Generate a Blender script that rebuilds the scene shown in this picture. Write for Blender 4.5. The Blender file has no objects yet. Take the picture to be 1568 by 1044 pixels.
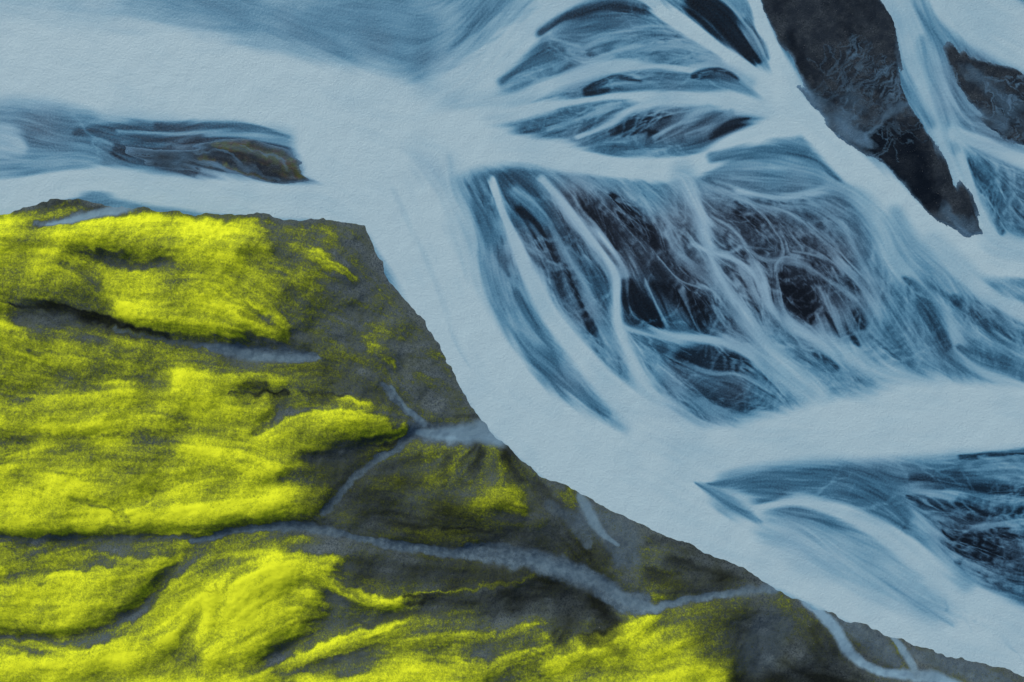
import bpy, numpy as np, math
from mathutils import Vector
rng=np.random.default_rng(7)
# ---------------------------------------------------------------- map grid (map units: 1 unit = 0.1 m)
ST=1.15
X0,X1,Y0,Y1=-130.,1700.,-110.,1154.
xs=np.arange(X0,X1,ST); ys=np.arange(Y0,Y1,ST)
NX,NY=len(xs),len(ys)
GX,GY=np.meshgrid(xs,ys)
GX=GX.astype(np.float32); GY=GY.astype(np.float32)
def sm(a,b,x):
    t=np.clip((x-a)/(b-a),0,1); return t*t*(3-2*t)
fx=np.fft.rfftfreq(NX)[None,:]; fy=np.fft.fftfreq(NY)[:,None]
F2=(fx*fx+fy*fy)
def blur(a,px):
    s=px/ST
    return np.fft.irfft2(np.fft.rfft2(a)*np.exp(-2*np.pi**2*s*s*F2),s=(NY,NX)).astype(np.float32)
def gn(px):
    a=blur(rng.standard_normal((NY,NX)).astype(np.float32),px); a-=a.mean(); return a/a.std()
def fbm(px,o=4):
    r=0;k=1.
    for i in range(o):
        r=r+k*gn(px/2**i);k*=.55
    return r/r.std()
SEGS=[]
def P(s):
    return [tuple(float(v) for v in q.split(',')) for q in s.split()]
def resamp(pts,step=6.):
    p=np.array(pts,float)
    if len(p)==2: q=np.vstack([2*p[0]-p[1],p,2*p[1]-p[0]])
    else: q=np.vstack([2*p[0]-p[1],p,2*p[-1]-p[-2]])
    out=[]
    for i in range(1,len(q)-2):
        a,b,c,d=q[i-1:i+3]
        n=max(2,int(np.hypot(*(c-b)[:2])/step))
        for t in np.arange(n)/n:
            out.append(.5*((2*b)+(c-a)*t+(2*a-5*b+4*c-d)*t*t+(3*b-a-3*c+d)*t**3))
    out.append(q[-2])
    out=np.array(out); out[:,2]=np.maximum(out[:,2],.8)
    return out
def dist_buf(R,soft,ext=None):
    hwm=R[:,2].max()*(1+soft)+2 if ext is None else ext
    i0=max(0,int((R[:,0].min()-hwm-X0)/ST)); i1=min(NX,int((R[:,0].max()+hwm-X0)/ST)+2)
    j0=max(0,int((R[:,1].min()-hwm-Y0)/ST)); j1=min(NY,int((R[:,1].max()+hwm-Y0)/ST)+2)
    if i1<=i0 or j1<=j0: return None
    B=np.full((j1-j0,i1-i0),9.,np.float32)
    for k in range(len(R)-1):
        a=R[k];b=R[k+1]
        e=max(a[2],b[2])*(1+soft)+2 if ext is None else ext
        u0=max(i0,int((min(a[0],b[0])-e-X0)/ST));u1=min(i1,int((max(a[0],b[0])+e-X0)/ST)+2)
        v0=max(j0,int((min(a[1],b[1])-e-Y0)/ST));v1=min(j1,int((max(a[1],b[1])+e-Y0)/ST)+2)
        if u1<=u0 or v1<=v0: continue
        gx=GX[v0:v1,u0:u1];gy=GY[v0:v1,u0:u1]
        dx,dy=b[0]-a[0],b[1]-a[1];L=dx*dx+dy*dy+1e-6
        t=np.clip(((gx-a[0])*dx+(gy-a[1])*dy)/L,0,1)
        d=np.sqrt((gx-a[0]-t*dx)**2+(gy-a[1]-t*dy)**2)
        if ext is None: d=d/(a[2]+t*(b[2]-a[2]))
        else: d=d/ext
        s=B[v0-j0:v1-j0,u0-i0:u1-i0]
        np.minimum(s,d,out=s)
    return B,i0,i1,j0,j1
def stroke(F,s,val,soft=.4,alpha=1.,ori=True,step=6.):
    pts=P(s) if isinstance(s,str) else s
    R=resamp(pts,step)
    if ori:
        for k in range(len(R)-1): SEGS.append((R[k,0],R[k,1],R[k+1,0]-R[k,0],R[k+1,1]-R[k,1],R[k,2]))
    r=dist_buf(R,soft)
    if r is None: return R
    B,i0,i1,j0,j1=r
    al=alpha*(1-sm(1-soft,1+soft,B))
    S=F[j0:j1,i0:i1]; S+=al*(val-S)
    return R
def wisps(F,s,n,length,ang,side,val,alpha,w=3.,out=.7):
    R=resamp(P(s) if isinstance(s,str) else s,6.)
    for _ in range(n):
        k=rng.integers(1,len(R)-1)
        T=R[k+1,:2]-R[k-1,:2];T/=np.hypot(*T)+1e-6
        sd=side if side!=0 else rng.choice([-1,1])
        Nn=np.array([-T[1],T[0]])*sd
        p=R[k,:2]+Nn*R[k,2]*out
        th=math.radians(ang*(.6+.8*rng.random()));L=length*(.5+rng.random())
        ww=w*(.5+rng.random())
        pts=[];m=5
        cb=rng.normal(0,.25)
        for i in range(m+1):
            u=i/m
            pts.append((p[0],p[1],ww*(1-.8*u)+.3))
            thi=th*(1-.8*u)+cb*u
            d=T*math.cos(thi)+Nn*math.sin(thi)
            p=p+d*L/m
        RR=resamp(pts,8.)
        r=dist_buf(RR,.9)
        if r is None: continue
        B,i0,i1,j0,j1=r
        al=alpha*(.5+.7*rng.random())*(1-sm(.0,1.9,B))
        S=F[j0:j1,i0:i1]; S+=np.clip(al,0,1)*(val-S)
def tree(F,p,h,L,w,val,alpha,depth):
    pts=[];n=max(4,int(L/9));hh=h;cv=rng.normal(0,.035)
    q=np.array(p,float)
    for i in range(n+1):
        pts.append((q[0],q[1],max(.8,w*(1-.45*i/n)*(1+.25*rng.normal()))))
        hh+=cv+rng.normal(0,.10)
        q=q+9*np.array([math.cos(hh),math.sin(hh)])
    r=dist_buf(resamp(pts,6.),.9)
    if r is not None:
        B,i0,i1,j0,j1=r
        al=alpha*(1-sm(.1,1.8,B));S=F[j0:j1,i0:i1];S+=np.clip(al,0,1)*np.maximum(val-S,0)
    if depth>0:
        for sg_ in (-1,1):
            if rng.random()<.85: tree(F,q,hh+sg_*rng.uniform(.15,.5),L*rng.uniform(.5,.85),w*.7,val-.03,alpha*.85,depth-1)
        if rng.random()<.6:
            k=n//2;tree(F,pts[k][:2],h+rng.choice([-1,1])*rng.uniform(.3,.6),L*.5,w*.6,val-.05,alpha*.8,depth-1)
def trees(F,s,n,L,w,val,alpha,depth,side=0,ang=.45):
    R=resamp(P(s),6.)
    for _ in range(n):
        k=rng.integers(1,len(R)-1)
        T=R[k+1,:2]-R[k-1,:2];h=math.atan2(T[1],T[0])
        sd=side if side else rng.choice([-1,1])
        N_=np.array([-math.sin(h),math.cos(h)])*sd
        tree(F,R[k,:2]+N_*R[k,2]*.6,h+sd*ang*rng.uniform(.5,1.3),L*rng.uniform(.6,1.4),w*rng.uniform(.6,1.3),val,alpha,depth)
def poly(s,bl=3.):
    p=np.array(P(s));m=np.zeros((NY,NX),bool)
    for k in range(len(p)):
        x1,y1=p[k];x2,y2=p[(k+1)%len(p)]
        if y1==y2: continue
        c=((GY>=min(y1,y2))&(GY<max(y1,y2)))&(GX<(x2-x1)*(GY-y1)/(y2-y1)+x1)
        m^=c
    return np.clip(blur(m.astype(np.float32),bl),0,1)

# ---------------------------------------------------------------- RIVER: silt density
M=np.full((NY,NX),.55,np.float32)
S=lambda s,v,soft=.4,a=1.,ori=True: stroke(M,s,v,soft,a,ori)
Wi=lambda *a:wisps(M,*a)
Tr=lambda *a,**k:trees(M,*a,**k)
# broad zones
S("770,300,50 870,400,75 980,470,90 1100,470,110 1200,430,110 1260,380,60",.30,.5,1,False)
S("900,330,40 1000,380,60 1150,400,90 1230,400,70",.16,.6,.85,False)
S("1010,590,30 1080,600,40 1170,600,30",.32,.5,1,False)
S("800,140,40 870,90,60 960,70,70 1080,80,60",.43,.5,1,False)
S("800,190,25 900,190,35 1000,195,30 1130,190,20",.40,.5,1,False)
S("1330,330,40 1420,440,70 1520,500,80 1640,560,80",.46,.5,1,False)
S("1100,760,30 1250,770,45 1400,770,75 1560,800,90 1700,820,90",.42,.5,1,False)
S("1470,760,40 1540,830,60 1640,860,60",.26,.5,1,False)
S("1500,270,25 1560,300,45 1640,330,50",.32,.5,1,False)
S("700,300,26 740,400,28 775,500,34 840,590,30 920,640,20",.48,.6,1,False)
DL=["755,275,6 772,325,9 795,385,12 820,440,14 850,495,16 890,545,19 930,590,24 980,632,32 1040,672,36",
"830,275,7 885,335,8 920,380,9 943,420,10 945,465,9 952,515,10 975,565,12 1005,615,15 1040,655,20",
"790,290,5 835,330,5 865,385,6 890,430,6 912,480,6 940,535,8",
"1045,265,18 1068,320,10 1085,375,8 1105,430,8 1145,490,9 1185,540,11 1250,600,16",
"1060,375,4 1120,395,5 1160,425,7 1185,475,8 1235,512,10 1300,545,13 1360,575,16 1430,592,18",
"960,500,6 1030,516,7 1100,520,8 1150,542,8 1200,580,11 1250,608,14",
"1000,570,7 1050,600,5 1100,628,5 1170,640,7",
"985,280,6 1020,330,5 1030,380,5 1070,410,6 1100,440,6"]
EV=["1140,782,5 1180,773,6 1225,768,9 1290,785,13 1350,812,17 1420,862,24 1490,915,30 1568,965,32 1700,1030,40",
"1370,752,5 1440,758,5 1510,775,6 1600,795,8","1390,812,5 1470,822,6 1530,800,6 1620,785,6","1380,760,8 1410,800,12 1450,850,16 1480,890,14",
"1480,715,4 1540,722,4 1620,735,5"]
for d_,n_ in zip(DL,(60,60,30,50,50,40,30,30)):
    pp=[(x,y,h*2.0) for x,y,h in P(d_)]
    stroke(M,pp,.50,.8,.55,False)
    Wi(d_,n_,60,30,0,.68,.34,2.2)
    Wi(d_,n_//3,45,28,0,.16,.4,2.2,1.5)
Wi(DL[0],50,80,32,1,.7,.35,3)
Wi("700,265,20 745,400,12 800,520,12 900,620,20",60,80,22,-1,.72,.32,4)
Wi("1100,290,50 1200,360,60 1290,470,50",100,55,35,0,.50,.36,1.8)
Wi("700,165,24 850,128,14 1000,100,9 1100,110,8",50,60,28,0,.75,.4,3)
Wi("870,75,5 960,75,5 1080,75,6",50,60,28,0,.7,.35,3)
Wi("870,75,5 960,75,5 1080,75,6",20,45,28,0,.3,.4,3)
Wi("800,230,26 940,255,19 1060,254,20",50,60,35,1,.72,.45,3)
Wi("1250,200,24 1350,295,28 1450,372,32",60,90,28,1,.75,.4,3.5)
Wi("1310,302,16 1372,395,24 1455,500,14 1560,590,20",60,90,28,0,.74,.35,4)
Wi("1310,302,16 1372,395,24 1455,500,14 1560,590,20",60,80,28,0,.34,.4,4)
Wi("1430,375,20 1510,445,20 1680,520,16",40,90,28,0,.74,.35,4)
# top-left main flow
S("-180,40,150 0,50,140 100,75,110 300,112,82 450,140,66 560,175,75 640,215,70",.97,.34)
S("150,-30,50 300,-5,40 430,25,42 540,45,44 620,75,32",.58,.8,.95)
S("330,20,14 430,50,12 520,75,10",.52,.95,.5)
S("-60,-60,60 60,-20,50 160,-10,30",.85,.6,.8)
S("640,-10,20 690,30,18 670,90,16",.74,.9,.8,False)
S("640,110,12 700,75,13 740,35,16 780,0,16",.54,.9,.8)
S("640,-60,20 700,-30,20 760,-50,20",.62,.8,.8,False)
S("900,-40,34 850,5,32 800,50,34 750,100,40 690,150,50 650,200,60",.9,.4)
Wi("150,-30,50 300,-5,40 430,25,42 540,45,44 620,75,32",30,90,18,0,.75,.2,9,.5)
Wi("640,110,12 700,75,13 740,35,16 780,0,16",24,60,25,0,.72,.35,5)
# left inlet and island surroundings
S("-150,200,50 -40,190,30 60,185,28 130,190,20",.58,.8,.95)
S("60,200,30 110,215,32 170,225,28",.48,.8,.95)
S("-60,215,30 0,212,28 30,228,12",.82,.4)
S("-40,262,12 40,250,14 110,245,12 150,245,6",.64,.8,.9)
S("120,205,10 220,215,26 300,226,32 390,238,34 460,255,28 515,282,10",.27,.4)
S("240,192,5 300,190,6 360,192,6 400,200,6 440,215,5",.28,.7,.9)
S("180,205,4 260,206,4 330,203,5 400,208,7 450,221,7 490,236,7",.68,.7,.9)
S("100,160,2 125,190,2 150,235,2",.72,.9,.45,False)
S("150,225,3 200,255,3 260,262,2",.55,.8,.6)
S("175,230,4 250,248,9 300,262,5",.14,.8,.85)
S("470,262,5 500,275,6 520,284,6",.75,.5,.9)
Wi("180,230,10 300,240,15 420,250,15",40,70,12,0,.52,.4,1.8)
S("-180,330,40 -50,312,32 60,290,26 140,275,20 200,283,25 300,298,27 400,306,27 500,312,28 560,325,30",.94,.22)
# upper middle feathers
S("830,50,9 870,25,9 930,12,8 990,18,6",.18,.7,.95)
S("770,125,8 800,100,9 835,75,10",.32,.8,.9)
S("700,165,24 780,155,18 850,128,14 930,103,13 1000,100,7 1080,110,5",.86,.55)
S("870,75,4 900,90,5 960,75,4 1030,70,5 1080,75,5",.72,.8,.9)
S("845,60,3 880,70,4 900,85,3",.68,.8,.8)
S("850,105,3 920,62,3 1000,40,3 1050,45,3",.66,.8,.7)
S("690,185,20 780,177,13 860,160,8 930,148,8 1000,150,11 1080,152,12 1150,162,14 1210,178,16",.90,.5)
S("885,212,4 930,188,7 980,166,7 1020,152,8",.86,.6)
S("1000,208,3 1040,188,4 1085,165,6",.75,.7,.9)
S("1050,205,3 1090,192,4 1120,170,4",.6,.7,.9)
S("840,200,3 880,185,3 920,165,3",.68,.8,.8)
S("1000,5,10 1050,42,12 1100,72,13 1150,112,15 1200,155,22",.95,.35)
S("950,-30,14 1000,0,12",.85,.4)
S("1060,100,5 1110,100,5 1150,125,8",.8,.7,.9)
for s in ["895,140,3 915,134,8 945,124,8 980,128,3","1060,116,3 1075,114,7 1100,112,8 1128,122,3","935,200,3 955,192,8 985,185,11 1025,178,4","955,207,3 975,204,6 1005,199,3","1085,204,3 1095,199,6 1115,190,9 1145,183,3"]:
    S(s,.09,.8,.97)
S("860,175,8 900,168,8",.38,.8,.8)
S("930,215,7 1000,222,9 1070,212,8",.4,.8,.8)
Tr("1080,160,10 980,155,10 900,160,8",14,40,2.2,.72,.6,2,side=-1)
Tr("1150,112,12 1100,72,10 1050,42,10",14,45,2.2,.74,.6,2,side=-1)
Tr("1150,112,12 1100,72,10 1050,42,10",8,35,2.2,.74,.6,2,side=1)
Tr("1140,210,12 1060,250,12 980,256,12",10,40,2.2,.72,.6,1,side=1)
Tr("1000,100,7 930,103,10 860,128,10",12,40,2.2,.74,.6,1)
# main central band
S("560,200,90 640,225,66 720,222,40 800,230,25 870,243,20 940,255,17 1000,260,18 1060,254,18 1110,230,17 1160,206,17 1210,190,22",.96,.32)
# NE channel
S("1130,-40,14 1155,0,11 1172,45,13 1192,100,17 1212,155,24 1250,200,22 1300,248,25 1350,295,27 1400,335,29 1450,372,32 1520,395,28 1600,400,26 1750,400,26",.97,.25)
S("1070,5,20 1105,30,22 1135,62,14 1160,95,5",.04,.5)
S("1085,-20,4 1125,15,4 1152,50,4 1170,85,4",.72,.7,.95)
S("1140,30,3 1165,60,3 1175,90,3",.3,.6,.6)
S("1330,-60,26 1362,-10,26 1392,40,24 1412,100,27 1432,160,27 1455,220,24 1478,280,17 1495,330,16 1525,372,22 1600,395,26",.86,.4)
S("1412,60,6 1425,110,9 1445,170,8 1462,230,6",.62,.9,.8)
S("1380,100,6 1400,150,8 1425,190,7",.6,.9,.8)
S("1400,-60,50 1460,-10,48 1530,38,50 1600,70,50 1750,110,60",.93,.2)
S("1395,-30,8 1425,30,8 1450,60,8",.55,.8,.8)
S("1462,205,13 1505,220,12 1545,236,13 1620,262,16",.88,.4)
S("1488,245,5 1510,300,9 1535,355,4",.26,.7,.95)
Tr("1462,205,8 1510,222,8 1568,245,8",12,40,2.2,.7,.7,2,side=1,ang=.7)
Tr("1412,100,20 1455,220,20 1495,330,12",14,50,2.4,.72,.6,2,side=-1,ang=.35)
# right side veins
S("1130,292,6 1200,302,5 1260,292,9 1310,302,15 1345,345,19 1372,395,22 1410,445,15 1455,500,11 1490,550,12 1560,590,20",.78,.7)
S("1430,375,20 1470,410,20 1510,445,17 1570,480,14 1680,520,16",.88,.45)
S("1370,330,14 1400,380,16 1450,430,9 1500,490,7 1568,540,10 1660,580,14",.70,.8,.9)
S("1385,425,3 1400,445,11 1425,475,13 1455,530,5",.30,.85,.95)
S("1460,455,4 1490,475,13 1530,505,14 1600,530,14",.28,.85,.95)
S("1470,530,4 1510,550,9 1568,580,8",.36,.85,.85)
S("1325,415,4 1340,450,10 1358,490,9 1395,550,4",.36,.85,.9)
S("1280,310,20 1310,360,18 1330,410,14",.42,.8,.8)
S("1090,240,7 1160,232,8 1240,235,7 1280,275,7",.42,.8,.9)
S("1120,268,4 1180,272,4 1240,282,5",.66,.7,.8)
S("1125,305,3 1190,318,4 1250,312,4 1300,330,4",.62,.8,.7)
S("1330,515,3 1360,538,8 1400,562,7 1445,587,4",.32,.85,.9)
Tr("1345,345,15 1372,395,18 1410,445,12",14,60,2.8,.70,.55,2)
Tr("1470,410,18 1510,445,16 1570,480,12",14,60,2.8,.72,.55,2,side=1)
Tr("1400,380,14 1450,430,10 1500,490,8",12,50,2.6,.70,.55,2)
# dark gravel windows in delta
for s,v in [("795,320,6 815,345,8 835,375,9 850,400,6",.06),("862,410,6 878,440,9 888,468,7",.06),("893,482,5 908,508,7",.06),
 ("898,315,5 905,325,9 925,350,13 942,380,6",.08),("935,300,5 945,310,10 962,325,13 985,352,12 1002,378,5",.0),("1005,365,5 1015,375,9 1035,388,5",.08),
 ("958,432,6 965,450,16 980,470,22 1000,490,14 1010,505,5",.0),("1000,435,5 1015,442,12 1040,455,18 1070,470,18 1085,492,6",.02),
 ("1190,420,6 1198,435,15 1215,450,23 1235,470,18 1245,492,5",.0),("1128,312,4 1140,320,9 1160,332,12 1182,348,5",.06),
 ("1230,403,4 1240,408,8 1256,415,4",.08),("1030,552,4 1045,548,11 1090,545,14 1130,555,11 1145,565,4",.07),("1262,482,4 1275,495,8 1292,510,9 1315,525,4",.06),
 ("1160,470,5 1170,485,6",.1),("1050,598,4 1070,602,8 1110,610,10 1155,630,5",.24),("1320,500,6 1310,480,7",.1),("1130,385,6 1145,400,8",.1),
 ("1060,500,7 1090,505,8",.14),("985,580,4 1010,600,5",.3),("1180,390,6 1200,400,7",.12),("1000,410,8 1020,425,6",.12),("850,350,5 865,370,5",.12),
 ("1290,420,5 1310,445,7",.16),("1250,540,5 1280,560,7",.22),("1110,590,5 1140,600,6",.22)]:
    S(s,v,.65,.98,False)
# channels over the top
for d_,v,so_,a in zip(DL,(.93,.88,.66,.80,.82,.82,.66,.64),(.45,.65,.85,.75,.75,.75,.85,.85),(1,1,.8,.95,.95,.95,.8,.8)): S(d_,v,so_,a)
for s in ["1100,290,5 1150,310,4 1210,330,4 1260,370,4 1290,420,4","1120,350,3 1160,390,4 1220,400,4 1270,430,3 1310,460,3","1180,510,4 1160,460,4 1130,410,3",
 "1200,600,5 1175,560,6 1150,515,5 1125,470,4","1090,330,3 1130,360,3 1150,400,3 1165,430,3","1255,440,3 1275,480,4 1300,530,4 1330,560,5","1215,385,3 1260,395,3 1310,430,4 1350,490,4",
 "960,275,3 985,310,3 1000,340,3","880,300,3 910,345,2.5 940,395,3","985,430,2.5 1000,460,2.5 1020,500,3","1045,440,2.5 1060,470,3 1075,505,3","1005,395,3 1040,430,3 1090,445,3 1120,480,4",
 "1020,540,3 1080,565,4 1130,570,4 1180,600,5","1040,590,3 1080,625,3 1120,645,4","700,280,8 730,350,7 765,430,7 800,520,7 850,600,8","830,520,5 860,560,6 900,610,8","1230,300,3 1290,350,4 1320,400,5 1350,470,6","1180,255,4 1240,262,4 1290,290,6",
 "1140,300,2.5 1180,345,3 1200,375,2.5 1190,420,3 1200,500,3","1010,330,2.5 1050,360,3 1080,400,2.5","1180,440,2.5 1185,470,3 1210,505,3","1090,470,2.5 1115,500,3 1150,520,3","1240,340,2.5 1275,370,3 1300,400,2.5 1330,430,3","1250,480,2.5 1262,515,3 1290,545,3"]:
    S(s,.68,.8,.75)
Tr(DL[1],14,40,2.0,.74,.6,2);Tr(DL[0],16,45,2.1,.76,.6,2,side=-1)
Tr(DL[0],20,55,2.8,.7,.45,2,side=1)
Tr(DL[3],20,42,1.9,.74,.68,2);Tr(DL[4],20,42,1.9,.74,.68,2);Tr(DL[5],14,38,1.9,.74,.62,2)
Tr(DL[7],12,42,1.9,.66,.62,2);Tr(DL[6],12,35,1.9,.66,.6,1)
Tr("1100,290,10 1200,330,10 1290,420,10",20,45,1.8,.64,.62,2)
Tr("860,255,12 940,270,12 1030,275,12",18,45,2.1,.68,.55,2,side=1,ang=.9)
Tr("1100,270,8 1200,298,8 1290,300,8",14,45,2.1,.66,.55,2,side=1,ang=.8)
Tr("700,265,20 745,400,12 800,520,12",16,70,3,.72,.38,2,side=-1,ang=.3)
S("775,500,4 800,535,14 835,575,18 880,605,16 930,635,5",.42,.85,.8)
S("718,285,3 735,320,8 755,370,9 780,420,4",.40,.85,.8)
S("860,575,4 840,540,10 815,495,9 790,450,5",.36,.85,.8,False)
# lower main channels
S("1000,680,40 1080,700,48 1160,690,48 1250,665,50 1350,650,56 1450,640,58 1568,640,48 1750,648,48",.96,.28)
S("640,250,34 690,330,28 722,420,22 750,500,22 785,590,28",.9,.65)
S("520,220,70 570,270,62 612,330,58 650,410,52 690,480,50 735,555,52 790,625,58 860,680,62 950,730,66 1050,775,62 1140,825,55 1230,865,52 1330,910,56 1430,950,62 1550,1000,66 1750,1070,70",.97,.18)
S("600,290,3 635,360,5 665,430,5 690,500,4 720,560,2",.86,.95,.5)
S("690,240,5 700,300,6 730,380,4",.82,.95,.5)
S("1180,810,26 1260,840,36 1350,875,42 1440,910,40",.80,.6,.95)
S("1260,810,4 1290,822,9 1340,850,11 1410,885,4",.66,.95,.7)
S("1180,797,3 1210,805,9 1245,817,10 1300,855,4",.66,.95,.6)
S("1290,845,3 1320,862,7 1380,900,7 1460,955,3",.74,.95,.6)
for e in EV: Wi(e,30,60,28,0,.66,.32,3.2)
Wi(EV[3],30,60,35,0,.3,.4,3)
S(EV[0],.93,.5);S(EV[1],.68,.7);S(EV[2],.66,.7);S(EV[3],.72,.7);S(EV[4],.55,.8,.9)
S("1066,738,1.5 1085,750,7 1110,768,11 1140,786,9 1165,802,2",.46,.95,.85)
S("1085,740,3 1120,738,12 1200,728,16 1300,733,24 1360,765,24 1385,790,10",.42,.85,.9)
S("1200,742,3 1240,748,6 1300,760,8 1360,790,3",.5,.9,.7)
S("1470,700,3 1520,694,6 1600,692,8 1700,690,10",.18,.7,.95)
S("1445,815,4 1460,828,13 1500,837,19 1545,855,6",.0,.75,.98)
S("1465,768,3 1490,775,8 1540,785,8 1600,780,8",.06,.8,.97)
S("1485,742,3 1510,745,8 1568,755,9",.14,.8,.95)
S("1390,760,3 1410,767,7 1450,778,3",.12,.8,.9)
S("1395,732,3 1420,735,7 1460,740,3",.2,.8,.9)
S("1465,860,3 1490,868,10 1530,890,12 1590,905,14",.26,.85,.95)
S("1520,812,4 1545,816,9 1600,820,11",.05,.8,.97)
Tr(EV[3],14,42,2.1,.70,.6,2,side=-1);Tr(EV[1],14,42,1.9,.70,.65,2);Tr(EV[2],14,42,1.9,.70,.65,2)
Tr("1350,700,10 1450,695,8 1568,690,8",12,40,2.1,.68,.5,1,side=1)
Tr("1225,768,8 1290,785,12 1350,812,14",10,45,3,.72,.45,1,side=-1)
M=np.clip(M,0,1)

# ---------------------------------------------------------------- BANK maps
EDGE=np.array([(-200,345),(-100,338),(0,326),(40,318),(90,308),(130,305),(165,310),(200,320),(250,324),(330,328),(420,332),(500,338),(551,343),(557,345),(563,358),(580,396),(600,432),(630,470),(660,515),(690,562),(715,605),(738,644),(758,668),(780,680),(800,702),(825,727),(870,746),(900,768),(950,788),(1000,812),(1050,829),(1100,850),(1140,868),(1170,888),(1200,905),(1245,928),(1290,945),(1340,962),(1400,986),(1470,1006),(1530,1023),(1568,1040),(1760,1110)],float)
RE=np.column_stack([EDGE,np.ones(len(EDGE))])
B,i0,i1,j0,j1=dist_buf(RE,0,ext=90.)
D=np.full((NY,NX),1.,np.float32);D[j0:j1,i0:i1]=np.minimum(B,1)
D*=90
ye=np.interp(GX,EDGE[:,0],EDGE[:,1])
SD=np.where(GY>ye,D,-D).astype(np.float32)
SD+=(gn(9)*1.5+gn(3)*.8+gn(24)*1.6)
Ms=np.full((NY,NX),.34,np.float32)   # moss cover and tone, fold shade included
Dk=np.zeros((NY,NX),np.float32)      # bare black sand, plus painted shade in moss crevices
Sr=np.zeros((NY,NX),np.float32)      # wet grey stream bed
Si=np.zeros((NY,NX),np.float32)      # silty water
m=lambda s,v,soft=.5,a=1.,ori=True: stroke(Ms,s,v,soft,a,ori)
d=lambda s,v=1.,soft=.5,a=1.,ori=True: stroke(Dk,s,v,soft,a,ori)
r=lambda s,v=1.,soft=.55,a=1.,ori=True: stroke(Sr,s,v,soft,a,ori)
# moss zones
m("-180,400,80 60,400,75 200,400,75 330,400,60 420,420,50",.66,.5)
m("-180,570,80 0,580,80 150,590,90 300,610,70 400,640,60 480,640,50",.64,.5)
m("-180,720,100 0,720,95 200,730,85 350,740,65 470,745,40",.72,.5)
m("-180,930,150 0,930,120 200,920,110 380,920,90",.70,.5)
m("440,370,16 500,400,50 560,450,85 620,540,65 690,600,45",.20,.6,.9,False)
m("420,345,20 450,390,34 465,440,34 460,480,20",.50,.95,.85,False)
m("600,960,60 850,1010,70 1000,1010,70 1080,1000,60",.52,.5)
m("600,760,40 680,780,50 800,790,50 900,820,40",.32,.6,1,False)
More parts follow.
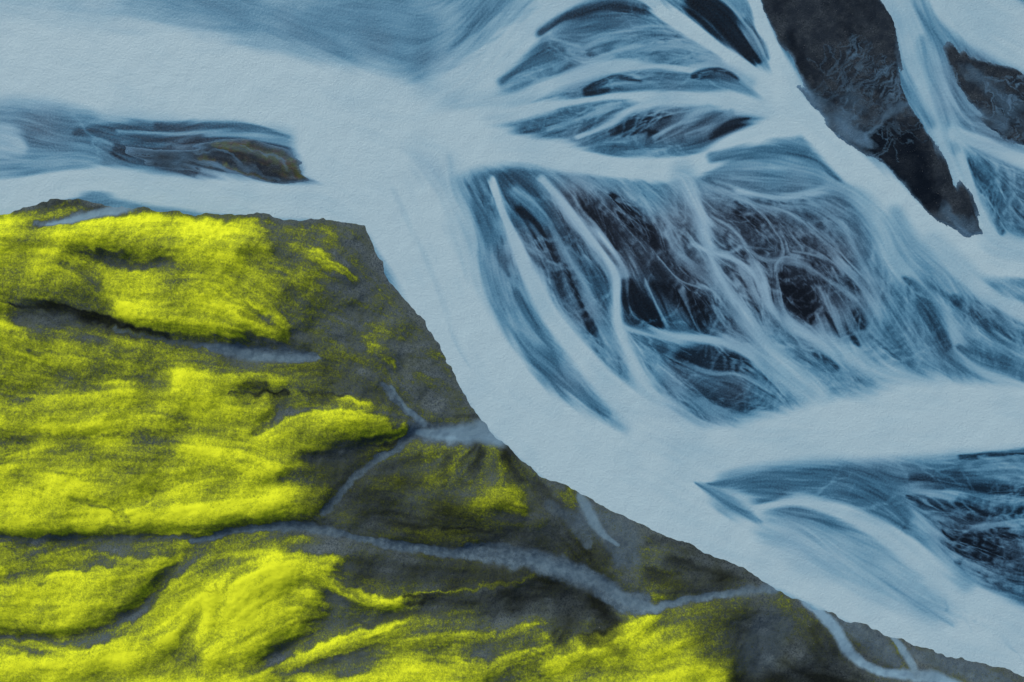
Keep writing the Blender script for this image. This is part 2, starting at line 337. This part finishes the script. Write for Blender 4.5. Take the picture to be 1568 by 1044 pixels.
# moss details (bright cushions)
for s,v,a in [("110,372,14 200,355,22 290,350,24 370,358,22 410,375,14",.95,.95),("150,385,14 230,372,16 320,385,20 370,400,14",.84,.9),
 ("-100,370,22 0,350,16 40,352,12",.84,.9),("-60,400,20 20,400,22 70,395,18",.68,.8),
 ("70,430,26 110,410,22 140,430,16",.80,.9),("170,440,18 230,450,24 300,462,28 360,485,22 400,502,12 442,513,5",.84,.95),
 ("200,475,14 260,490,16 330,500,12 380,508,8",.96,.9),("290,420,12 340,430,12 370,460,12",.72,.8),
 ("390,455,5 420,475,7 440,505,6",.92,.9),("350,470,8 390,490,8 430,510,5",.96,.8),
 ("480,392,6 510,408,8 545,430,6",.80,.85),("500,372,6 540,400,8 580,440,6",.50,.7),("430,345,12 500,352,12 540,365,8",.45,.8),
 ("480,430,6 520,445,7 560,470,5",.50,.7),("570,535,7 600,545,8 605,560,5",.66,.8),("630,538,6 660,545,7 690,560,6",.54,.8),("640,575,6 670,590,6",.48,.7),("510,500,10 560,515,12 610,530,10",.46,.7),
 ("-100,455,16 -20,465,12 20,470,7",.8,.8),("-60,515,20 20,515,22 80,535,20 130,560,18",.86,.9),
 ("-60,560,20 40,570,22 120,585,16",.64,.7),("60,625,20 140,610,14 230,598,12",.80,.8),("-40,640,18 60,655,18 160,650,18 260,640,20",.86,.8),
 ("285,582,9 340,585,12 390,580,10 440,580,6",.90,.9),("390,575,7 440,575,7 485,582,6",.70,.8),
 ("320,620,20 370,620,16 415,630,12",.80,.85),("270,610,16 330,600,14",.84,.8),("180,570,12 240,590,12",.56,.7),
 ("415,672,12 450,650,20 500,642,22 550,640,17 590,645,9",.82,.95),("450,640,5 510,626,6 570,632,6",.97,.8),("420,690,10 470,680,12 530,665,14 590,655,10 635,650,6",.74,.85),
 ("290,680,8 340,695,12 400,712,14 450,718,12 475,712,8",.92,.95),("330,668,10 380,675,10 430,690,8",.72,.8),
 ("-80,730,36 20,740,38 110,752,36 190,765,20",.94,.9),("60,700,16 150,695,14 240,700,14",.76,.8),("180,790,10 260,785,15 340,782,15 400,775,12 450,760,9",.98,.95),
 ("220,735,14 300,738,16 380,745,14",.76,.8),("-80,785,14 40,795,14 140,795,12 190,792,8",1.0,.9),
 ("-60,900,20 40,895,24 130,880,26 210,865,22 270,855,14",.90,.95),("-60,860,10 60,850,10 150,845,8",.66,.8),
 ("20,930,14 110,925,16 190,905,14 240,880,10",.92,.9),("120,945,8 180,930,8",.84,.7),
 ("310,950,18 350,915,26 400,880,28 450,860,22 500,858,14 525,860,6",1.05,.95),("340,985,22 400,960,30 440,930,28 480,905,16",.97,.95),
 ("470,860,10 510,885,10 560,910,8 615,918,5",.92,.9),("450,905,10 500,930,6",.66,.8),
 ("-80,1015,20 40,1010,20 140,1005,22 230,985,24 280,965,14",1.,.95),("-80,1080,40 100,1060,30 300,1050,30 420,1030,14",.97,.95),
 ("440,1010,8 500,990,8 560,965,6 630,940,4",.9,.9),("430,1040,12 520,1030,14 620,1015,12 740,1010,8",.84,.9),
 ("520,1060,22 620,1045,20 720,1040,16",1.02,.95),("720,1030,12 780,1000,8 840,985,6",.84,.8),("600,980,8 680,965,8 770,960,7 820,955,5",.74,.9),
 ("620,915,3 700,900,3 760,895,4 815,885,3",.78,.85),("840,1010,12 900,985,14 960,960,12 1000,935,6",.88,.85),("930,1000,18 1000,985,18 1040,970,12",.80,.7),
 ("1000,1030,20 1060,1010,16 1110,1030,16",.82,.7),("880,1060,24 1000,1060,24 1100,1060,20",1.,.9),("1060,945,20 1130,935,22 1200,930,16",.46,.8),
 ("575,742,9 605,740,10",.78,.85),("660,735,10 700,720,8",.52,.8),("722,768,8 740,762,16 770,758,18 800,772,8",.86,.85),("745,795,9 800,798,8 835,792,6",.62,.8),
 ("560,720,14 620,760,18 680,770,18 740,790,12",.46,.8),("770,715,6 760,735,6",.62,.7),("600,820,8 680,825,8 730,828,6",.5,.8),
 ("520,800,10 560,790,10",.48,.7)]:
    m(s,v,.8,a)
# folds: darker olive between cushions, partly relief shade painted in
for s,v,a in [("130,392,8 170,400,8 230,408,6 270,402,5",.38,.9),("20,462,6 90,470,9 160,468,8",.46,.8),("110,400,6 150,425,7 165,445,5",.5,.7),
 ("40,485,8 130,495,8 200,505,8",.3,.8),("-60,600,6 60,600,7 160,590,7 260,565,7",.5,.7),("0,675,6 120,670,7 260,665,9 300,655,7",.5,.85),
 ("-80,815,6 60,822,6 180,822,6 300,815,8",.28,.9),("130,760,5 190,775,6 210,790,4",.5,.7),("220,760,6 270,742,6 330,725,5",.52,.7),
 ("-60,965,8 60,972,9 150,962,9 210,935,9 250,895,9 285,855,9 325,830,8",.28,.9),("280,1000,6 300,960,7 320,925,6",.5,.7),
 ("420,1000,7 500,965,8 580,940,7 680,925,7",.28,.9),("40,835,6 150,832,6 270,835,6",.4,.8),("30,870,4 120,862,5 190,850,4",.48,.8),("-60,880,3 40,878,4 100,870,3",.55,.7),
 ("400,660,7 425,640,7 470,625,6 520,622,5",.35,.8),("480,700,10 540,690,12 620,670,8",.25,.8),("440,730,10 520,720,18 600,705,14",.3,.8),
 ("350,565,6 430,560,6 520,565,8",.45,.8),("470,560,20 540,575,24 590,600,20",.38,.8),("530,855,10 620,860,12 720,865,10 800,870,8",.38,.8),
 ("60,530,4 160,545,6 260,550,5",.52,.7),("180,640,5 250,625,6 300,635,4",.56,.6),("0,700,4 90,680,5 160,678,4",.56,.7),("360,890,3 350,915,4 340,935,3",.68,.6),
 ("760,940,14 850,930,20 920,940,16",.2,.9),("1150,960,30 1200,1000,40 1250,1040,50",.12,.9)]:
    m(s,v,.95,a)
# bare black sand; strokes in moss crevices also paint in shade
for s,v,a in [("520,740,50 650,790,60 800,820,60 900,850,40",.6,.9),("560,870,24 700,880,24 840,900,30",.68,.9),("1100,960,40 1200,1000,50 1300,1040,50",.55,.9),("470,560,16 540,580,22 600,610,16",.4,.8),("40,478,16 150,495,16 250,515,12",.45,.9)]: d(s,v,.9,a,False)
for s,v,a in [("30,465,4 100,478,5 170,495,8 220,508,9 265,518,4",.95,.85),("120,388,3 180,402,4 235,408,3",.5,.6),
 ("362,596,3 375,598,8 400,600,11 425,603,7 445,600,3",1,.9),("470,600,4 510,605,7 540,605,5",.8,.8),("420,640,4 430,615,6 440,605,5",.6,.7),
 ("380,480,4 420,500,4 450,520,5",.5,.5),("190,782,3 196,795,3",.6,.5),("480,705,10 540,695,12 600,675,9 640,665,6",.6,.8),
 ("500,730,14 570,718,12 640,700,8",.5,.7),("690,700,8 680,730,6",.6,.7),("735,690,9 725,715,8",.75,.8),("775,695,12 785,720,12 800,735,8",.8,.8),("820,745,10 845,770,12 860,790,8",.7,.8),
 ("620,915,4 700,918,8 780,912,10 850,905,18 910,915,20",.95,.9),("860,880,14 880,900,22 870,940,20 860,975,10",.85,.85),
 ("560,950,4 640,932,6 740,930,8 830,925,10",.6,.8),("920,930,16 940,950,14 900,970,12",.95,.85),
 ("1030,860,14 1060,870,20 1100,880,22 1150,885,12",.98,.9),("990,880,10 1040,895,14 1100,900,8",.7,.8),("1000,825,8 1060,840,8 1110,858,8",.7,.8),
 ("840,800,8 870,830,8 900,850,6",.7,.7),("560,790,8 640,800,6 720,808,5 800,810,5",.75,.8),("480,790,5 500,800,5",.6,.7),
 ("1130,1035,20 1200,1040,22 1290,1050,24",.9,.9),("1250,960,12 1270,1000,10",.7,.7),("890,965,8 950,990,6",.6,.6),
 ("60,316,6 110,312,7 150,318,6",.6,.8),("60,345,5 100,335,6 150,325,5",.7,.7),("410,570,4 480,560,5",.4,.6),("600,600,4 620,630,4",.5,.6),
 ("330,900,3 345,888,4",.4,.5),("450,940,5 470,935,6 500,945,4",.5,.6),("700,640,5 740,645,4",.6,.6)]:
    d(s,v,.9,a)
# wet grey stream beds
for s,a in [("305,528,2 330,531,5 360,538,9 420,542,11 470,545,8 495,549,2",.95),("180,505,3 250,520,4 310,528,5",.4),
 ("300,825,4 350,812,6 420,803,6 480,806,8 540,820,5 600,832,7 680,842,7 740,850,10 810,855,15 870,872,17 920,895,16 970,925,11 1020,922,6 1090,910,5 1150,900,5 1190,902,5",1),
 ("920,905,10 950,915,14 985,915,10",.9),("720,838,8 770,838,8 820,845,8",.7),("590,590,5 610,615,4 640,640,5 660,660,8",.9),
 ("650,655,8 600,690,6 560,715,5 530,745,5 500,780,6",.65),("640,660,14 690,664,16 745,662,14",1),("60,345,4 110,338,6 160,325,8 190,320,6",.8),
 ("-60,975,3 60,980,3 160,968,3 230,925,3",.3),("840,770,8 880,800,10 900,830,8",.5),
 ("900,790,20 950,820,26 960,850,20",.6),("1180,960,30 1160,1000,30",.3),("1290,950,12 1340,985,16 1370,1010,10",.6),("1400,1000,8 1480,1025,12 1540,1044,10",.6),
 ("0,815,2 120,818,2 240,815,2 310,820,3",.4)]:
    r(s,1,.4,a)
# silt water in side channels
si=lambda s,v=1.,a=1.: stroke(Si,s,v,.5,a)
si("1225,915,4 1255,938,7 1280,965,8 1300,998,8 1335,1022,6 1380,1030,7 1430,1035,9 1480,1060,10",1,.9)
si("1340,958,3 1370,978,4 1388,1005,6 1400,1030,5",.75)
si("888,760,5 903,785,9 918,810,6 945,834,2",.45)
si("640,662,5 690,664,10 740,660,15 765,668,14",.65)
si("600,592,2 625,625,3 650,650,4",.3)
si("80,345,3 120,338,5 165,324,8 200,316,8",.5)
si("810,855,6 870,872,9 920,892,8 960,915,9 1000,925,6 1080,910,4 1190,902,6",.15)
si("340,530,3 400,545,7 470,546,5",.12)
for a_ in (Dk,Sr,Si): np.clip(a_,0,1,out=a_)

# ---------------------------------------------------------------- flow orientation
sg=np.array(SEGS)
cs=8.
cx=np.arange(X0,X1+cs,cs);cy=np.arange(Y0,Y1+cs,cs)
CX,CY=np.meshgrid(cx,cy)
mx=sg[:,0]+sg[:,2]/2;my=sg[:,1]+sg[:,3]/2
th2=2*np.arctan2(sg[:,3],sg[:,2]);ln=np.hypot(sg[:,2],sg[:,3])
c2=np.cos(th2)*ln;s2=np.sin(th2)*ln
A=np.zeros(CX.shape);Bq=np.zeros(CX.shape)
for j in range(CX.shape[0]):
    d2=(CX[j][:,None]-mx)**2+(CY[j][:,None]-my)**2
    w=1/(d2+(sg[:,4]*.5)**2+60)**1.7
    A[j]=w@c2;Bq[j]=w@s2
nn=np.hypot(A,Bq)+1e-12;A/=nn;Bq/=nn
def up(Q):
    u=(xs-X0)/cs;i=np.clip(u.astype(int),0,Q.shape[1]-2);f=u-i
    R=Q[:,i]*(1-f)+Q[:,i+1]*f
    v=(ys-Y0)/cs;j=np.clip(v.astype(int),0,Q.shape[0]-2);g=(v-j)[:,None]
    return R[j]*(1-g)+R[j+1]*g
th=.5*np.arctan2(up(Bq),up(A))
th=th+gn(25)*.10
VX=np.cos(th).astype(np.float32);VY=np.sin(th).astype(np.float32)
def lic(N,L,step=1.0):
    acc=N.copy();wsum=1.
    II,JJ=np.meshgrid(np.arange(NX,dtype=np.float32),np.arange(NY,dtype=np.float32))
    for sgn in (1,-1):
        px=II.copy();py=JJ.copy();dx=VX*sgn;dy=VY*sgn
        for k in range(L):
            px+=dx*step;py+=dy*step
            ii=np.clip(px+.5,0,NX-1).astype(np.int32);jj=np.clip(py+.5,0,NY-1).astype(np.int32)
            w=.5*(1+math.cos(math.pi*(k+1)/(L+1)))
            acc+=w*N[jj,ii];wsum+=w
            vx=VX[jj,ii];vy=VY[jj,ii]
            f=np.where(vx*dx+vy*dy<0,-1,1).astype(np.float32)
            dx=vx*f;dy=vy*f
    return acc/wsum
S1=lic(gn(1.0),20,1.3);S1=(S1-S1.mean())/S1.std()
S2=lic(gn(3.0),24,2.0);S2=(S2-S2.mean())/S2.std()
S3=gn(1.)
N5=gn(5.);N2=gn(1.8)
def warp(Fd,amp):
    dx=-VY*S2*amp/ST;dy=VX*S2*amp/ST
    II,JJ=np.meshgrid(np.arange(NX),np.arange(NY))
    ii=np.clip(II+dx+.5,0,NX-1).astype(np.int32);jj=np.clip(JJ+dy+.5,0,NY-1).astype(np.int32)
    return Fd[jj,ii]
def warpi(Fd,amp):   # isotropic ragged warp
    II,JJ=np.meshgrid(np.arange(NX),np.arange(NY))
    ii=np.clip(II+(N5*amp+N2*amp*.35)/ST+.5,0,NX-1).astype(np.int32);jj=np.clip(JJ+(np.roll(N5,97,1)*amp+np.roll(N2,61,0)*amp*.35)/ST+.5,0,NY-1).astype(np.int32)
    return Fd[jj,ii]
lowm=blur(sm(.62,.3,M),6)
calm=1-.65*sm(740,600,GX)*sm(170,110,GY)
Mw=warp(M,1.8)*(1-lowm)+warp(M,4.)*lowm
Mw=lic(Mw.astype(np.float32),2,1.)
edge=np.clip(1-Mw,0,1)
amp=sm(.0,.4,edge)*sm(-.15,.3,Mw)*calm
Mw=Mw+amp*(S1*.035+S2*.03)
Mw+=(.012*gn(14)+.008*S2+.012*gn(40))
Mw=np.clip(Mw,0,1)
# tint : 0 teal-blue deep water, 1 violet-grey shallow over gravel
Tn=np.zeros((NY,NX),np.float32)
for s,v,a in [("900,320,50 1000,380,70 1150,390,110 1240,420,90",1,.95),("1050,560,40 1120,590,30",.6,.7),("950,190,30 1120,190,24",.6,.7),("820,380,40 890,470,30",.8,.8),
 ("1480,140,50 1540,170,60",.8,.8),("300,240,40 480,260,30",.7,.8),("1460,810,40 1540,850,40",.4,.7)]:
    stroke(Tn,s,v,.6,a,False)
Tn=np.clip(Tn+.15*gn(20),0,1)

# gravel bars
G1=np.maximum(poly("1160,-150 1300,-150 1335,-20 1372,45 1380,110 1392,165 1425,210 1452,262 1482,305 1503,362 1482,366 1432,332 1402,300 1362,262 1322,236 1285,212 1252,176 1224,135 1210,92 1190,50 1168,0",4),
 poly("1440,62 1500,90 1568,112 1760,160 1760,258 1600,240 1535,212 1505,185 1470,135",4))
GI=warp(poly("175,226 230,232 290,230 340,216 390,214 435,232 468,262 476,280 440,282 380,277 300,262 240,254",4),4.)
G=np.maximum(warpi(warp(G1,3.5),.8),GI)
isl=(GX<700)
Gz=(G-.5)+.06*S2*sm(.02,.5,G)*sm(1.02,.5,G)+.02*gn(5)+.10*fbm(16)*sm(.5,1,G)
Gz=np.where(isl,Gz*.35,Gz)
Gd=np.zeros((NY,NX),np.float32);Gw=Gd.copy();Go=Gd.copy()
for s,v,a in [("1345,215,26 1380,235,40 1395,275,32 1420,305,18",1,.95),("1270,-20,30 1330,20,26",.4,.5),("1210,60,12 1230,110,10 1270,150,14",.8,.7),("1335,130,26 1370,120,22",.5,.5),("1520,150,16 1580,190,30",.5,.7),("1250,95,14 1300,130,18",.5,.6),("1290,40,14 1340,80,14",.4,.6),("200,238,14 290,246,14",.5,.6)]:
    stroke(Gd,s,v,.6,a,False)
stroke(Gd,"1422,190,10 1445,250,12 1470,310,12",.05,.6,.8,False)
for s,v,a in [("1222,132,12 1255,165,18 1295,198,18 1326,220,8",.6,.8),("1325,215,2 1345,190,4 1362,172,7 1392,165,5",.7,.8),("1300,150,10 1330,180,8",.3,.6),
 ("1440,325,8 1475,350,10 1500,362,6",.3,.8),("1480,105,8 1520,140,10 1568,190,10",.35,.7),("1500,170,6 1540,195,6",.45,.7),("280,225,2 330,232,3 350,236,3 390,256,4 430,276,3",.5,.85),("180,236,3 240,246,4 300,252,4 350,266,4 400,276,3",.55,.85),("370,222,2 420,240,3 450,265,2",.4,.8),("170,228,10 220,238,12 280,240,8",.5,.7)]:
    stroke(Gw,s,v,.95,a,False)
for s,v,a in [("335,222,7 380,225,9 430,245,9 465,272,6",.9,.9),("308,238,5 322,252,5",.8,.8),("345,255,4 385,266,6 410,272,4",.8,.8)]:
    stroke(Go,s,v,.9,a,False)
tmp=np.zeros_like(Gw)
trees(tmp,"1222,135,8 1260,175,8 1300,205,8",16,30,2.,.6,.5,2,side=-1,ang=1.3)
trees(tmp,"1450,90,8 1500,120,8 1568,160,8",12,40,2.,.6,.6,2,ang=.5)
trees(tmp,"1370,90,4 1385,150,4",8,30,1.8,.6,.6,2,side=1,ang=.8)
Gw=np.maximum(Gw,tmp)
Gw=warpi(warp(Gw,3.),2.5);Gd=warpi(Gd,4.)
FB=fbm(14,5)
Gw=np.clip(Gw*(1+.3*FB)+.04*S2*(Gw>.03)+.6*sm(.97,.45,G)+isl*(.10+.10*S2),0,1)
Gd=np.clip(Gd+.10*FB+.10*gn(12)+.06*S2,0,1);Go=np.clip(warpi(warp(Go,3.),3.)*(1+.3*FB)+.15*S2*(Go>.05),0,1)

# bank fields
Mo=warpi(warp(Ms,4.5),1.6)
FL=lic(fbm(12,4),16,1.8);FL/=FL.std()
F9=fbm(45,4)
Mo=np.clip(Mo+.03*S1+.045*S2+.04*S3+.04*fbm(22)+.065*FL+.03*F9,0,1.15)
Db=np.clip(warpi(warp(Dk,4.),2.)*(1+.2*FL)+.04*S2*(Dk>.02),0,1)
Sb=np.clip(warpi(Sr,1.5)*(1+.12*FL),0,1)
Sib=np.clip(warpi(Si,.8)*(1+.1*FL),0,1)
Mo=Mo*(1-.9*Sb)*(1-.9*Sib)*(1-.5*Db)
Mo*=sm(0,14,SD+4*N5)*.5+.5
hb=blur(Ms,12)*32+blur(Ms,5)*7+S2*.16*Mo+fbm(34)*2.6+FL*.6*Mo+gn(2.)*.15
hb-=blur(np.maximum(Sr,Si),7)*7+blur(Dk,7)*5
HB=np.where(SD>0,sm(0,60,SD)*(hb-3)+np.minimum(SD,25)*.10+.1,SD*.25)
HB=np.where(SD>0,np.maximum(HB,.1*np.minimum(SD,4)),HB)
HB=np.minimum(HB,60).astype(np.float32)

# ---------------------------------------------------------------- meshes
U=.1
def build(name,mask,Z,cols,mat):
    fm=(mask[:-1,:-1]&mask[1:,:-1]&mask[:-1,1:]&mask[1:,1:])
    idx=np.arange(NX*NY).reshape(NY,NX)
    a=idx[:-1,:-1][fm];b=idx[:-1,1:][fm];c=idx[1:,1:][fm];e=idx[1:,:-1][fm]
    F=np.column_stack([a,e,c,b]).ravel()
    used=np.zeros(NX*NY,bool);used[F]=True
    mp=np.cumsum(used)-1;F=mp[F].astype(np.int32)
    V=np.column_stack([((GX-784)*U).ravel()[used],((522-GY)*U).ravel()[used],(Z*U).ravel()[used]]).astype(np.float32)
    me=bpy.data.meshes.new(name)
    nf=len(F)//4
    me.vertices.add(len(V));me.vertices.foreach_set('co',V.ravel())
    me.loops.add(len(F));me.loops.foreach_set('vertex_index',F)
    me.polygons.add(nf);me.polygons.foreach_set('loop_start',np.arange(0,nf*4,4,dtype=np.int32))
    try: me.polygons.foreach_set('loop_total',np.full(nf,4,np.int32))
    except Exception: pass
    me.update(calc_edges=True)
    me.polygons.foreach_set('use_smooth',np.ones(nf,bool))
    at=me.attributes.new('map','FLOAT_COLOR','POINT')
    C=np.column_stack([q.ravel()[used] for q in cols]).astype(np.float32)
    at.data.foreach_set('color',C.ravel())
    me.materials.append(mat)
    ob=bpy.data.objects.new(name,me);bpy.context.collection.objects.link(ob)
    return ob
# ---------------------------------------------------------------- material helpers
def srgb(r_,g_,b_):
    f=lambda c:(c/255/12.92 if c/255<=.04045 else ((c/255+.055)/1.055)**2.4)
    return (f(r_),f(g_),f(b_),1)
class Mt:
    def __init__(s,name,rough=.6,spec=.2):
        s.m=bpy.data.materials.new(name);s.m.use_nodes=True;s.t=s.m.node_tree;s.b=s.t.nodes['Principled BSDF']
        s.b.inputs['Roughness'].default_value=rough;s.b.inputs['Specular IOR Level'].default_value=spec
        s.geo=s.t.nodes.new('ShaderNodeNewGeometry')
        a=s.t.nodes.new('ShaderNodeAttribute');a.attribute_name='map';s.a=a
        sp=s.t.nodes.new('ShaderNodeSeparateColor');s.t.links.new(a.outputs['Color'],sp.inputs[0]);s.sp=sp
    def l(s,a,b): s.t.links.new(a,b)
    def noise(s,sc,det=3,rough=.55,vec=None):
        n=s.t.nodes.new('ShaderNodeTexNoise');n.inputs['Scale'].default_value=sc;n.inputs['Detail'].default_value=det;n.inputs['Roughness'].default_value=rough
        s.l(vec or s.geo.outputs['Position'],n.inputs['Vector']);return n.outputs['Fac']
    def math(s,op,a,b=None,cl=False):
        n=s.t.nodes.new('ShaderNodeMath');n.operation=op;n.use_clamp=cl
        for i,v in enumerate((a,b)):
            if v is None: continue
            if isinstance(v,(int,float)): n.inputs[i].default_value=v
            else: s.l(v,n.inputs[i])
        return n.outputs[0]
    def ramp(s,f,st):
        n=s.t.nodes.new('ShaderNodeValToRGB');cr=n.color_ramp
        while len(cr.elements)<len(st): cr.elements.new(.5)
        for e,(p,c) in zip(cr.elements,st): e.position=p;e.color=c
        s.l(f,n.inputs[0]);return n.outputs[0]
    def mix(s,f,a,b,bt='MIX'):
        n=s.t.nodes.new('ShaderNodeMix');n.data_type='RGBA';n.blend_type=bt
        for k,v in ((0,f),(6,a),(7,b)):
            if isinstance(v,(int,float)): n.inputs[k].default_value=v
            elif isinstance(v,tuple): n.inputs[k].default_value=v
            else: s.l(v,n.inputs[k])
        return n.outputs[2]
    def mr(s,v,a,b,c,d_):
        n=s.t.nodes.new('ShaderNodeMapRange');n.interpolation_type='SMOOTHSTEP'
        s.l(v,n.inputs[0])
        for i,q in enumerate((a,b,c,d_)): n.inputs[i+1].default_value=q
        return n.outputs[0]
    def bump(s,h,st,dist):
        n=s.t.nodes.new('ShaderNodeBump');n.inputs['Strength'].default_value=st;n.inputs['Distance'].default_value=dist
        s.l(h,n.inputs['Height']);s.l(n.outputs[0],s.b.inputs['Normal'])
        return n
# water
w=Mt('glacial_water',.4,.10)
mk=w.sp.outputs[0];tn=w.sp.outputs[1]
fine=w.noise(3.4,5,.8)
mk2=w.math('ADD',mk,w.math('MULTIPLY',w.math('SUBTRACT',fine,.5),w.mr(mk,.25,.9,.50,.13)))
ca=w.ramp(mk2,[(0,srgb(9,18,27)),(.15,srgb(19,38,53)),(.3,srgb(37,68,90)),(.45,srgb(56,99,125)),(.6,srgb(84,130,155)),(.78,srgb(120,157,175)),(.97,srgb(156,181,190))])
cb=w.ramp(mk2,[(0,srgb(11,18,26)),(.15,srgb(27,36,47)),(.3,srgb(48,64,80)),(.45,srgb(73,96,115)),(.6,srgb(98,127,147)),(.78,srgb(124,155,174)),(.97,srgb(156,181,190))])
c=w.mix(tn,ca,cb)
w.l(c,w.b.inputs['Base Color'])
rp=w.math('ADD',w.noise(2.6,4,.7),w.math('MULTIPLY',w.noise(.35,3,.5),1.2))
w.bump(rp,.6,.13)
# moss bank
b=Mt('moss_and_sand',.95,.04)
mo,dk,st_=b.sp.outputs[0],b.sp.outputs[1],b.sp.outputs[2];sil=b.a.outputs['Alpha']
n1=b.noise(3.8,4,.85);n2=b.noise(1.1,5,.7);n3=b.noise(.3,4,.6)
gr=b.noise(4.6,4,.9)
soil=b.mix(b.mr(n1,.38,.62,0,1),srgb(50,60,64),srgb(94,107,112))
soil=b.mix(b.mr(n3,.45,.7,0,.4),soil,srgb(70,78,56))
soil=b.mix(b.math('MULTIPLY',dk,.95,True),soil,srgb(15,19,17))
soil=b.mix(b.math('MULTIPLY',st_,.9,True),soil,b.mix(b.mr(n2,.35,.65,0,1),srgb(60,78,92),srgb(84,104,117)))
dn=b.math('ADD',b.math('MULTIPLY',b.math('SUBTRACT',n1,.5),2.2),b.math('MULTIPLY',b.math('SUBTRACT',n2,.5),.35))
moF=b.math('ADD',mo,dn)
cov=b.mr(moF,.10,.58,0,1)
mcol=b.ramp(b.math('MULTIPLY',b.math('ADD',mo,b.math('ADD',b.math('MULTIPLY',b.math('SUBTRACT',gr,.5),1.3),b.math('MULTIPLY',b.math('SUBTRACT',n2,.5),.25))),.9),
 [(.1,srgb(46,53,32)),(.32,srgb(72,81,36)),(.5,srgb(104,116,38)),(.67,srgb(140,153,38)),(.8,srgb(169,182,36)),(.92,srgb(199,210,40))])
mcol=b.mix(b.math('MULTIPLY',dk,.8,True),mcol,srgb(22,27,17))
c=b.mix(cov,soil,mcol)
c=b.mix(sil,c,srgb(112,144,163))
sp_=b.mr(b.noise(7,1,.5),.77,.82,0,.6)
c=b.mix(sp_,c,srgb(150,155,150))
b.l(c,b.b.inputs['Base Color'])
b.bump(b.math('ADD',n1,b.math('MULTIPLY',n2,1.5)),.4,.2)
# gravel
q=Mt('basalt_gravel',.9,.05)
gd,gw,go=q.sp.outputs[0],q.sp.outputs[1],q.sp.outputs[2]
n1=q.noise(4,4,.8);n2=q.noise(.5,5,.65)
c=q.mix(q.mr(n1,.3,.7,0,1),srgb(28,36,43),srgb(58,67,75))
c=q.mix(q.mr(n2,.4,.62,0,.8),c,srgb(28,37,47))
c=q.mix(gd,c,srgb(10,19,29))
c=q.mix(q.math('MULTIPLY',go,.8),c,q.mix(q.mr(q.noise(.9),.45,.6,0,1),srgb(80,86,34),srgb(80,68,46)))
c=q.mix(gw,c,srgb(82,114,138))
sp_=q.mr(q.noise(8,1,.5),.74,.80,0,.6)
c=q.mix(sp_,c,srgb(140,148,152))
q.l(c,q.b.inputs['Base Color'])
q.bump(q.math('ADD',n1,q.math('MULTIPLY',n2,2.)),.6,.22)
# surroundings
s_=Mt('outwash_plain',.9,.1)
nz=s_.noise(.02,8,.6)
s_.l(s_.ramp(nz,[(.35,srgb(60,64,70)),(.5,srgb(84,108,128)),(.65,srgb(130,155,170))]),s_.b.inputs['Base Color'])

one=np.ones((NY,NX),np.float32)
riv_z=((.06*gn(4)+.10*gn(9))*Mw).astype(np.float32)*.6
river=build('braided_river',SD<14,riv_z,[Mw,Tn,0*one,one],w.m)
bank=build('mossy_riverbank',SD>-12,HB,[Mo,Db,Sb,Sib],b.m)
inside=(G>.12)&(SD<0)
gz=(Gz*3.2).astype(np.float32)
build('gravel_bar',inside&~isl,gz,[Gd,Gw,Go,one],q.m)
build('gravel_island',inside&isl,gz,[Gd,Gw,Go,one],q.m)
me=bpy.data.meshes.new('ground');R_=4000
me.from_pydata([(-R_,-R_,-1.6),(R_,-R_,-1.6),(R_,R_,-1.6),(-R_,R_,-1.6)],[],[(0,1,2,3)]);me.materials.append(s_.m)
bpy.context.collection.objects.link(bpy.data.objects.new('ground',me))

# ---------------------------------------------------------------- camera + light
cam=bpy.data.cameras.new('camera');cam.lens=28;cam.sensor_width=36;cam.clip_end=20000
co=bpy.data.objects.new('camera',cam);bpy.context.collection.objects.link(co)
co.location=(0,0,156.8*28/36);co.rotation_euler=(0,0,0)
bpy.context.scene.camera=co
el,az=math.radians(36),math.radians(-35)   # sun from upper left of the map
sd=bpy.data.lights.new('sun','SUN');sd.energy=2.9;sd.angle=math.radians(10);sd.color=(1,.97,.92)
so=bpy.data.objects.new('sun',sd);bpy.context.collection.objects.link(so)
dirv=Vector((math.sin(az)*math.cos(el),math.cos(az)*math.cos(el),math.sin(el)))
so.rotation_euler=dirv.to_track_quat('Z','Y').to_euler()
W=bpy.data.worlds.new('World');bpy.context.scene.world=W;W.use_nodes=True
sk=W.node_tree.nodes.new('ShaderNodeTexSky');sk.sky_type='NISHITA';sk.sun_disc=False;sk.sun_elevation=el;sk.sun_rotation=az
sk.dust_density=3
W.node_tree.links.new(sk.outputs[0],W.node_tree.nodes['Background'].inputs[0]);W.node_tree.nodes['Background'].inputs[1].default_value=.12
vs=bpy.context.scene.view_settings;vs.view_transform='Standard';vs.look='None';vs.exposure=0
